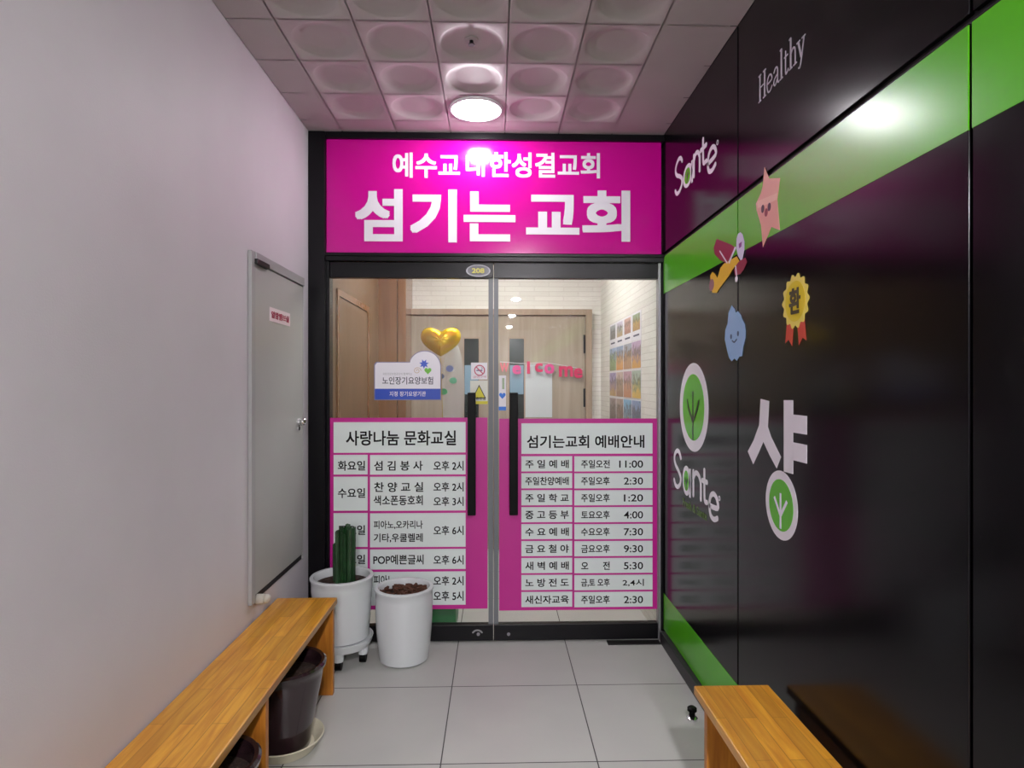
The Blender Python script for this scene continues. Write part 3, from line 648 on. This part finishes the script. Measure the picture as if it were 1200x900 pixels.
t = sticker('monster_sticker', 'pale blue rounded creature cut-out sticker with tiny smile on black wall', [(858, 358), (861.3, 362), (862.7, 366.7), (865.3, 364.7), (868.7, 369), (870, 373.3), (873.3, 380), (874.3, 388), (874, 396), (871.3, 406.7), (870, 417.3), (866.7, 418), (864, 422.7), (861.3, 420), (858, 423.3), (855, 419.3), (852.7, 410.7), (850, 398), (850.7, 386.7), (853.3, 379), (854.3, 366.7)], mat('sky_blue_card', (140, 176, 216), .45))
dots(t, 'eye', [(857.5, 394.5), (865.6, 391)], .0085, mat('navy_face', (44, 62, 100), .5))
obj('smile', MB().stroke(MR, poly([(858.8, 399.2), (861.3, 401), (864, 397.6)]), .006, .002, .0028, 4), MATS['navy_face'], t)
mu, mz = PR(932.7, 353)
t = thing('medal_sticker', 'yellow scalloped medal cut-out sticker with two red ribbon tails', 'wall sticker', (XR, -mu, mz-.15))
sc_ = [(mu+(.082+.006*math.cos(14*a))*math.cos(a), mz+(.082+.006*math.cos(14*a))*math.sin(a)) for a in [2*PI*k/112 for k in range(112)]]
for s in (-1, 1):
    obj('ribbon_tail', MB().prism([(mu+s*.01, mz-.06), (mu+s*.055, mz-.05), (mu+s*.068, mz-.128), (mu+s*.045, mz-.118), (mu+s*.022, mz-.14)], MR, .0006, .0014), mat('red_card', (196, 62, 44), .45), t)
obj('scalloped_disc', MB().prism(sc_, MR, .001, .0022), mat('pale_yellow_card', (226, 206, 96), .45), t)
obj('inner_disc', MB().disc(MR, mu, mz, .064, .064, .002, .003), mat('yellow_card', (218, 194, 30), .45), t)
obj('lettering', MB().text('환', MR, mu-.036, mu+.036, mz-.04, mz+.042, .003, .0038, .03), mat('brown_ink', (60, 54, 24), .5), t)
t = thing('plane_sticker', 'toy propeller plane cut-out sticker with red wings and yellow body', 'wall sticker', (XR, -PR(853, 300)[0], PR(845, 343)[1]))
m_red = mat('crimson_card', (142, 26, 58), .45); m_yel = mat('warm_yellow_card', (222, 178, 34), .45)
obj('wing', MB().prism(poly([(840.5, 280), (858, 287), (863, 291), (856, 303), (851.5, 308), (845, 305), (838, 298), (837, 290)]), MR, .0008, .0018), m_red, t)
obj('wing', MB().prism(poly([(874, 302), (876, 307), (872, 316), (868, 321), (862, 323), (861, 316), (866, 306)]), MR, .0008, .0018), m_red, t)
obj('fuselage', MB().prism(poly([(833, 323), (835.5, 318.8), (838.5, 321), (841.5, 326), (845, 314), (849, 309), (864, 300.5), (867, 306), (859, 316), (855, 323), (843, 339), (840.5, 343.3), (835.5, 343), (834, 337)]), MR, .0014, .0026), m_yel, t)
obj('tail_ball', MB().disc(MR, *PR(834.7, 334), .03, .026, .002, .0032), mat('mauve_card', (140, 92, 104), .45), t)
obj('propeller_disc', MB().prism(poly([(868.7, 272), (871.5, 275), (873.3, 283), (873.2, 293), (871, 304), (869, 305), (866, 300), (864, 291), (864.3, 280), (866, 274)]), MR, .0026, .0036), mat('pale_lilac_card', (206, 204, 226), .45), t)
obj('propeller_mark', MB().prism(poly([(867, 286), (870.5, 283), (870, 289), (867.6, 291)]), MR, .0036, .0042), mat('violet_card', (120, 50, 130), .45), t)
obj('strut', MB().stroke(MR, poly([(844.5, 294.5), (853, 308)]), .007, .0026, .0034).stroke(MR, poly([(862.5, 291), (855.5, 307)]), .012, .0026, .0034).stroke(MR, poly([(863, 312), (864.7, 327)]), .006, .0026, .0034), M_WHITE_V, t)
obj('wheel', MB().disc(MR, *PR(864, 327), .012, .012, .0026, .004), M_WHITE_V, t)

# ================================================================== BENCHES
def bench(label, x0, x1, y0, y1, legs, org):
    t = thing('wooden_bench', label, 'bench', org, 'orange wooden benches')
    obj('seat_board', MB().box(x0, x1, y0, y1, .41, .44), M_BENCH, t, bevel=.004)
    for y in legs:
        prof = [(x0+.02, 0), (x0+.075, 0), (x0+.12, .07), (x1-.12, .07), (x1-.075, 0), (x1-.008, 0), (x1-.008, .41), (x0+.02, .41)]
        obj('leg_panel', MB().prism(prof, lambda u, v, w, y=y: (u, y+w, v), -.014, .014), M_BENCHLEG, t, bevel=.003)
    return t
bench('long orange wooden bench along the white left wall beside pots', XL+.005, -.75, .75, 2.93, (2.895, 2.06, .95), (-.89, 1.85, 0))
bench('orange wooden bench along black wall at lower right', .663, .915, -.15, 2.042, (1.985, .9, -.05), (.79, 1.0, 0))

# ================================================================== POTS
def pot_profile(r1, r0, z0, z1, th=.014, bulge=.0, rim=.006):
    h = z1-z0; out = [(r0*.92, z0), (r0, z0+.008)]
    for k in range(1, 12):
        s = k/12; out.append((r0+(r1-r0)*s+bulge*math.sin(PI*s), z0+.008+(h-.03)*s))
    return out + [(r1, z1-.02), (r1+rim, z1-.012), (r1+rim, z1-.004), (r1+rim-.004, z1), (r1-th+.003, z1), (r1-th, z1-.005), (r1-th, z1-.06)]
def soil_disc(cx, cy, r, z, n=36):
    mb = MB(); vs = [(cx, cy, z+.012)]; fs = []
    for k, rr in enumerate((.35, .7, 1)):
        vs += [(cx+r*rr*math.cos(2*PI*i/n), cy+r*rr*math.sin(2*PI*i/n), z+random.uniform(0, .012)*(rr < 1)) for i in range(n)]
    fs = [(0, 1+i, 1+(i+1) % n) for i in range(n)]
    for k in range(2): fs += [(1+k*n+i, 1+(k+1)*n+i, 1+(k+1)*n+(i+1) % n, 1+k*n+(i+1) % n) for i in range(n)]
    return mb.add(vs, fs)
# white pot with clipped cactus stems, on a wheeled stand
ax, ay = -.808, 3.252
cd = thing('plant_caddy', 'round white wheeled plant stand under the white cactus pot', 'plant stand', (ax, ay, 0))
obj('tray', MB().lathe([(.12, .082), (.146, .086), (.157, .108), (.161, .128), (.156, .128), (.152, .121), (.1, .1205)], ax, ay, 48, True, True), M_WHITEPOT, cd, smooth=True)
for k in range(5):
    a = -PI/2+.1+2*PI*k/5; fx, fy = ax+.118*math.cos(a), ay+.118*math.sin(a)
    ft = obj('foot', MB().lathe([(.026, .046), (.029, .088)], fx, fy, 16, True, True), M_WHITEPOT, cd)
    obj('caster', MB().tube([(fx-.016, fy, .024), (fx+.016, fy, .024)], .0235, 18), M_HANDLE, ft)
pa = thing('potted_cactus', 'tall white ribbed pot with clipped dark green stems beside steel door', 'potted plant', (ax, ay, .121))
pr = [(r+(.0018 if 3 < i < 13 and i % 2 else 0), z) for i, (r, z) in enumerate(pot_profile(.157, .139, .1215, .447, .016))]
obj('pot', MB().lathe(pr, ax, ay, 56), M_WHITEPOT, pa, smooth=True)
obj('soil', soil_disc(ax, ay, .142, .405), M_SOIL, pa)
sx, sy = ax+.014, ay-.01
for k, (dx, dy, hh) in enumerate([(-.042, .0, .19), (-.026, -.022, .255), (-.012, .012, .27), (.002, -.03, .245), (.016, .01, .28), (.028, -.018, .27), (.04, .006, .265), (-.034, .024, .25), (.01, .032, .262), (.034, .026, .25)]):
    x_, y_ = sx+dx, sy+dy; hh += .028; n = 10; z0_ = .4; pts = []
    mb = MB(); vs, fs = [], []
    for j in range(7):
        s = j/6
        for i in range(n):
            r = (.0165 if i % 2 else .0115)*(1-.12*s); a = 2*PI*i/n+k
            vs.append((x_+dx*.1*s+r*math.cos(a), y_+dy*.1*s+r*math.sin(a), z0_+hh*s+(.006*math.cos(a+k) if j == 6 else 0)))
    for j in range(6): fs += [(j*n+i, j*n+(i+1) % n, (j+1)*n+(i+1) % n, (j+1)*n+i) for i in range(n)]
    fs.append([6*n+i for i in range(n)])
    obj('stem', mb.add(vs, fs), M_LEAF, pa)
# plain white pot
bx, by = -.484, 3.262
pb = thing('planter_pot', 'plain white ceramic pot of bark mulch in front of left timetable', 'flower pot', (bx, by, 0))
obj('pot', MB().lathe(pot_profile(.148, .128, .001, .382, .016, .008), bx, by, 56), M_WHITEPOT, pb, smooth=True)
so = obj('soil', soil_disc(bx, by, .134, .335), M_SOIL, pb)
mb = MB()
for k in range(150):
    a, rr = random.uniform(0, 2*PI), .125*math.sqrt(random.random())
    R = Matrix.Rotation(random.uniform(0, 6), 3, 'Z') @ Matrix.Rotation(random.uniform(-.6, .6), 3, 'X'); c = Vector((bx+rr*math.cos(a), by+rr*math.sin(a), .347+random.uniform(0, .012)))
    L_, W_, H_ = random.uniform(.008, .02), random.uniform(.005, .01), random.uniform(.002, .005)
    q = MB().box(-L_, L_, -W_, W_, -H_, H_); mb.add([R @ Vector(p)+c for p in q.v], q.f)
bk = obj('bark_mulch', mb, M_BARK, pb); bk['kind'] = 'stuff'
# dark glazed pots under the bench
def dark_pot(name, label, cx, cy, h, r1, r0, sauc_label):
    s = thing('pot_saucer', sauc_label, 'saucer', (cx, cy, 0), 'cream saucers under dark pots')
    obj('dish', MB().lathe([(.1, .002), (.115, .004), (.145, .05), (.149, .053), (.145, .056), (.138, .05), (.11, .012), (.05, .01)], cx, cy, 48, True, True), M_CREAM, s, smooth=True)
    t = thing(name, label, 'flower pot', (cx, cy, .012), 'dark glazed pots under the bench')
    z0 = .0125
    prof = [(r0*.95, z0), (r0, z0+.01), (r0+.004, z0+.06), (r0+(r1-r0)*.35, z0+h*.4), (r0+(r1-r0)*.75, z0+h*.7), (r1-.006, h-.05), (r1-.004, h-.03), (r1+.006, h-.02), (r1+.008, h-.008), (r1, h), (r1-.012, h-.004), (r1-.018, h-.03), (r1-.02, h-.09)]
    obj('pot', MB().lathe(prof, cx, cy, 56), M_DARKPOT, t, smooth=True)
    obj('soil', soil_disc(cx, cy, r1-.018, h-.06), M_SOIL, t)
dark_pot('glazed_pot', 'dark brown glazed pot under the left bench between its two far legs', -.838, 2.47, .345, .15, .098, 'cream saucer under the dark pot standing farther along the left bench')
dark_pot('glazed_pot', 'dark brown glazed pot under left bench, half cut by picture bottom', -.838, 1.8, .36, .142, .098, 'cream saucer under the dark pot nearest the viewer')

# ================================================================== FLOOR BITS
c = ray(811, 843); tt = -CH/c.z; dx_, dy_ = c.x*tt, c.y*tt
ds = thing('door_stop', 'small shiny dark door stop on the floor left of right bench', 'door stop', (dx_, dy_, 0))
obj('base', MB().lathe([(.024, .0005), (.024, .008), (.016, .014)], dx_, dy_, 24, True, True), M_CHROME, ds, smooth=True)
obj('post', MB().lathe([(.013, .012), (.013, .034), (.02, .038), (.02, .05), (.012, .056)], dx_, dy_, 24, True, True), M_HANDLE, ds, smooth=True)
a = PB(711, 754, YD-.03)[0]
tag(obj('floor_spring_cover', MB().box(a, .919, YD-.075, YD-.02, 0, .005), M_DARK, bevel=.001), 'flat dark metal cover plate on floor under right glass door corner', 'floor plate')

# ================================================================== THINGS IN THE LOBBY
def heart_balloon(cx, cy, cz, s):
    t = thing('heart_balloon', 'shiny gold heart-shaped foil balloon behind the left glass door', 'balloon', (cx, cy, cz-.13))
    n, m = 48, 10; mb = MB(); vs, fs = [], []
    def H(a): return (math.copysign(abs(math.sin(a))**1.9, math.sin(a)), (13.5*math.cos(a)-3.6*math.cos(2*a)-1.6*math.cos(3*a)-.6*math.cos(4*a)+1)/16)
    for side in (-1, 1):
        k0 = len(vs)
        for j in range(m+1):
            q = j/m
            for i in range(n):
                x, z = H(2*PI*i/n); wob = 1+.03*math.sin(9*2*PI*i/n)*(1-q)
                vs.append((cx+x*s*q*1.02*(1+.0*wob), cy+side*.5*s*math.sqrt(max(0, 1-q**2.4))*wob, cz+z*s*.86*q))
        for j in range(m): fs += [(k0+j*n+i, k0+j*n+(i+1) % n, k0+(j+1)*n+(i+1) % n, k0+(j+1)*n+i) for i in range(n)]
    obj('foil', mb.add(vs, fs), M_GOLD, t, smooth=True)
    obj('ribbon', MB().tube([(cx, cy, cz-.86*s*1.0), (cx+.01, cy+.02, cz-.5), (cx-.01, cy, .02)], .002, 6), M_GOLD, t)
    obj('weight', MB().lathe([(.03, 0), (.035, .02), (.02, .05)], cx-.01, cy, 16, True, True), M_GOLD, t)
hx, hz = PB(516.5, 399, 4.3)
heart_balloon(hx, 4.3, hz, .138)
cx_, cz_ = PB(531, 452, 4.45)
cb = thing('confetti_balloon', 'long clear balloon printed with blue and green dots below gold heart', 'balloon', (cx_, 4.45, 0))
m_clear = mat('clear_film', (214, 226, 230), .1); m_clear.node_tree.nodes['Principled BSDF'].inputs['Alpha'].default_value = .22
obj('film', MB().sphere((cx_, 4.45, cz_-.05), .085, 28, 20, 4.4), m_clear, cb, smooth=True)
for px_, py_, rr, m_ in ((527, 432, .027, mat('blue_dot', (110, 130, 190), .5)), (517, 441, .022, mat('slate_dot', (70, 84, 120), .5)), (531, 446, .026, mat('mint_dot', (90, 190, 140), .5)), (520, 459, .026, mat('green_dot', (60, 170, 100), .5))):
    u, v = PB(px_, py_, 4.36); obj('printed_dot', MB().disc(BK(4.365), u, v, rr, rr*.85, 0, .002, 20), m_, cb)
obj('stand', MB().tube([(cx_, 4.45, cz_-.05-.37), (cx_, 4.45, .012)], .006, 8).lathe([(.09, 0), (.09, .012)], cx_, 4.45, 24, True, True), M_CREAM, cb)
# welcome garland on the timber doors
gl = thing('welcome_garland', 'pink paper letter garland strung across the timber double doors', 'garland', (PB(630, 435, Yd)[0], Yd-.02, PB(630, 450, Yd)[1]))
Yg = Yd-.03; reds = [mat('coral_card', (226, 120, 130), .6), mat('pink_card', (214, 70, 140), .6), mat('rose_card', (206, 44, 96), .6)]
for k, (ch, x0, x1, y0, y1) in enumerate([('W', 586, 596, 425, 436), ('e', 600.5, 610.5, 428, 438.5), ('l', 617.5, 621, 423.5, 438), ('c', 627, 636, 425.5, 436), ('o', 638, 649.5, 426.5, 438), ('m', 655, 671.5, 429, 441.5), ('e', 672.5, 682.5, 431.5, 443)]):
    mb = MB(); btext(mb, ch, x0, x1, y0, y1, Yg, (0, .004), .03); obj('letter', mb, reds[(0, 1, 2, 2, 1, 2, 2)[k]], gl)
strg = [PB(x, y, Yg) for x, y in ((586, 424), (610, 426), (640, 425), (665, 429), (683, 433))]
obj('string', MB().tube([(u, Yg-.002, v) for u, v in strg], .0025, 6), M_WHITE_V, gl)
pn = thing('reflection_panel', 'plain pale panel standing for a reflection on the right timber door', 'notice', (PB(631, 460, Yd)[0], Yd-.005, PB(631, 489, Yd)[1]))
obj('sheet', MB().rect(BK(Yd-.001), PB(615, 450, Yd)[0], PB(647, 450, Yd)[0], PB(631, 489, Yd)[1], PB(631, 427, Yd)[1], .0, .002), mat('pale_reflection', (196, 204, 206), .7), pn)  # pale panel stands in for a reflected rectangle, no paper hangs here
for q in (617, 642): obj('panel_tab', MB().rect(BK(Yd-.003), PB(q, 450, Yd)[0], PB(q+3, 450, Yd)[0], PB(631, 430, Yd)[1], PB(631, 426, Yd)[1], 0, .001), M_CREAM, pn)
# picture cards on the lobby's right wall, four rows of four
def picture_mat(i, sky, mid, low):
    m = bpy.data.materials.new('picture_print'); m.use_nodes = True; nt = m.node_tree; p = nt.nodes['Principled BSDF']; L = nt.links.new
    tc = nt.nodes.new('ShaderNodeTexCoord'); sx_ = nt.nodes.new('ShaderNodeSeparateXYZ'); n = nt.nodes.new('ShaderNodeTexNoise'); n.inputs['Scale'].default_value = 26; n.inputs['Detail'].default_value = 3
    mp = nt.nodes.new('ShaderNodeMapping'); mp.inputs['Location'].default_value = (i*3.1, i*1.7, 0)
    ad = nt.nodes.new('ShaderNodeMath'); ad.operation = 'MULTIPLY_ADD'; ad.inputs[1].default_value = 1.3
    r = nt.nodes.new('ShaderNodeValToRGB'); e = r.color_ramp.elements; e[0].position = .28; e[0].color = (*lin(low), 1); e[1].position = .95; e[1].color = (*lin(sky), 1)
    e2 = e.new(.55); e2.color = (*lin(mid), 1); e3 = e.new(.68); e3.color = (*lin([v*.55 for v in mid]), 1)
    for k_ in e: k_.color = tuple(.8*a+.2*b for a, b in zip(k_.color, (.62, .58, .52, 1)))
    L(tc.outputs['Generated'], sx_.inputs[0]); L(tc.outputs['Object'], mp.inputs[0]); L(mp.outputs[0], n.inputs['Vector']); L(n.outputs['Fac'], ad.inputs[0]); 
    sb = nt.nodes.new('ShaderNodeMath'); sb.operation = 'SUBTRACT'; sb.inputs[1].default_value = .55; L(sx_.outputs['Z'], sb.inputs[0]); L(sb.outputs[0], ad.inputs[2])
    L(ad.outputs[0], r.inputs['Fac']); L(r.outputs['Color'], p.inputs['Base Color']); p.inputs['Roughness'].default_value = .4
    return m
rows_z = [(1.925, 1.742), (1.738, 1.549), (1.545, 1.35), (1.346, 1.15)]
desc = [['grey', 'lilac', 'pink', 'mustard'], ['green', 'amber', 'tan', 'violet'], ['purple', 'beige', 'peach', 'yellow'], ['taupe', 'brown', 'blue', 'navy']]
cols = {'grey': ((150, 160, 170), (120, 120, 124), (90, 92, 90)), 'lilac': ((196, 190, 214), (160, 166, 150), (170, 150, 110)), 'pink': ((206, 160, 150), (190, 140, 130), (160, 110, 90)), 'mustard': ((140, 170, 130), (190, 160, 60), (170, 130, 50)),
        'green': ((150, 180, 220), (130, 170, 110), (120, 150, 90)), 'amber': ((130, 160, 200), (180, 140, 90), (214, 150, 50)), 'tan': ((150, 160, 180), (170, 130, 90), (180, 140, 90)), 'violet': ((190, 160, 200), (160, 130, 130), (216, 160, 50)),
        'purple': ((160, 150, 200), (150, 130, 160), (190, 150, 80)), 'beige': ((200, 180, 170), (170, 140, 110), (150, 110, 80)), 'peach': ((190, 150, 170), (190, 140, 110), (190, 120, 70)), 'yellow': ((160, 190, 170), (140, 150, 90), (222, 180, 50)),
        'taupe': ((150, 130, 130), (110, 90, 84), (80, 66, 60)), 'brown': ((170, 150, 140), (130, 100, 84), (100, 76, 60)), 'blue': ((110, 180, 220), (100, 150, 180), (140, 110, 60)), 'navy': ((120, 150, 200), (60, 84, 130), (60, 70, 80))}
rown = ['captioned top row', 'second row down', 'third row down', 'bottom visible row']; coln = ['leftmost', 'second', 'third', 'rightmost']
MP = RW(.9295); q = 0
for rI, (za, zb_) in enumerate(rows_z):
    for cI in range(4):
        ya, yb = 4.98-.271*cI, 4.98-.271*(cI+1)+.006; cl = desc[rI][cI]
        t = thing('picture_card', f'{cl} toned picture card, {coln[cI]} in the {rown[rI]} on lobby wall', 'picture', (.9295, (ya+yb)/2, zb_), 'picture cards in the lobby')
        obj('sheet', MB().rect(MP, -ya, -yb, zb_, za, 0, .002), mat('picture_paper', (226, 226, 232), .6), t)
        pad = .05 if rI == 0 else .006
        obj('picture', MB().rect(MP, -ya+(.03 if rI == 0 else .006), -yb-(.03 if rI == 0 else .006), zb_+(.062 if rI == 0 else .006), za-(.012 if rI == 0 else .006), .002, .003), picture_mat(q, *cols[cl]), t)
        if rI == 0: obj('caption', MB().rect(MP, -ya+.05, -yb-.05, zb_+.024, zb_+.036, .002, .0026), mat('caption_ink', (90, 92, 110), .6), t)
        q += 1
# green storage box behind the left door
gb = thing('storage_box', 'green plastic box on lobby floor behind the left glass door', 'box', (-.36, 3.72, 0))
g0, g1 = PB(470, 720, 3.62)[0], PB(534.5, 720, 3.62)[0]
obj('body', MB().box(g0, g1, 3.62, 3.86, .002, .2), mat('green_plastic', (40, 120, 66), .4), gb, bevel=.012)
obj('lid', MB().box(g0-.008, g1+.008, 3.612, 3.868, .2, .222), mat('dark_green_plastic', (34, 96, 54), .4), gb, bevel=.006)
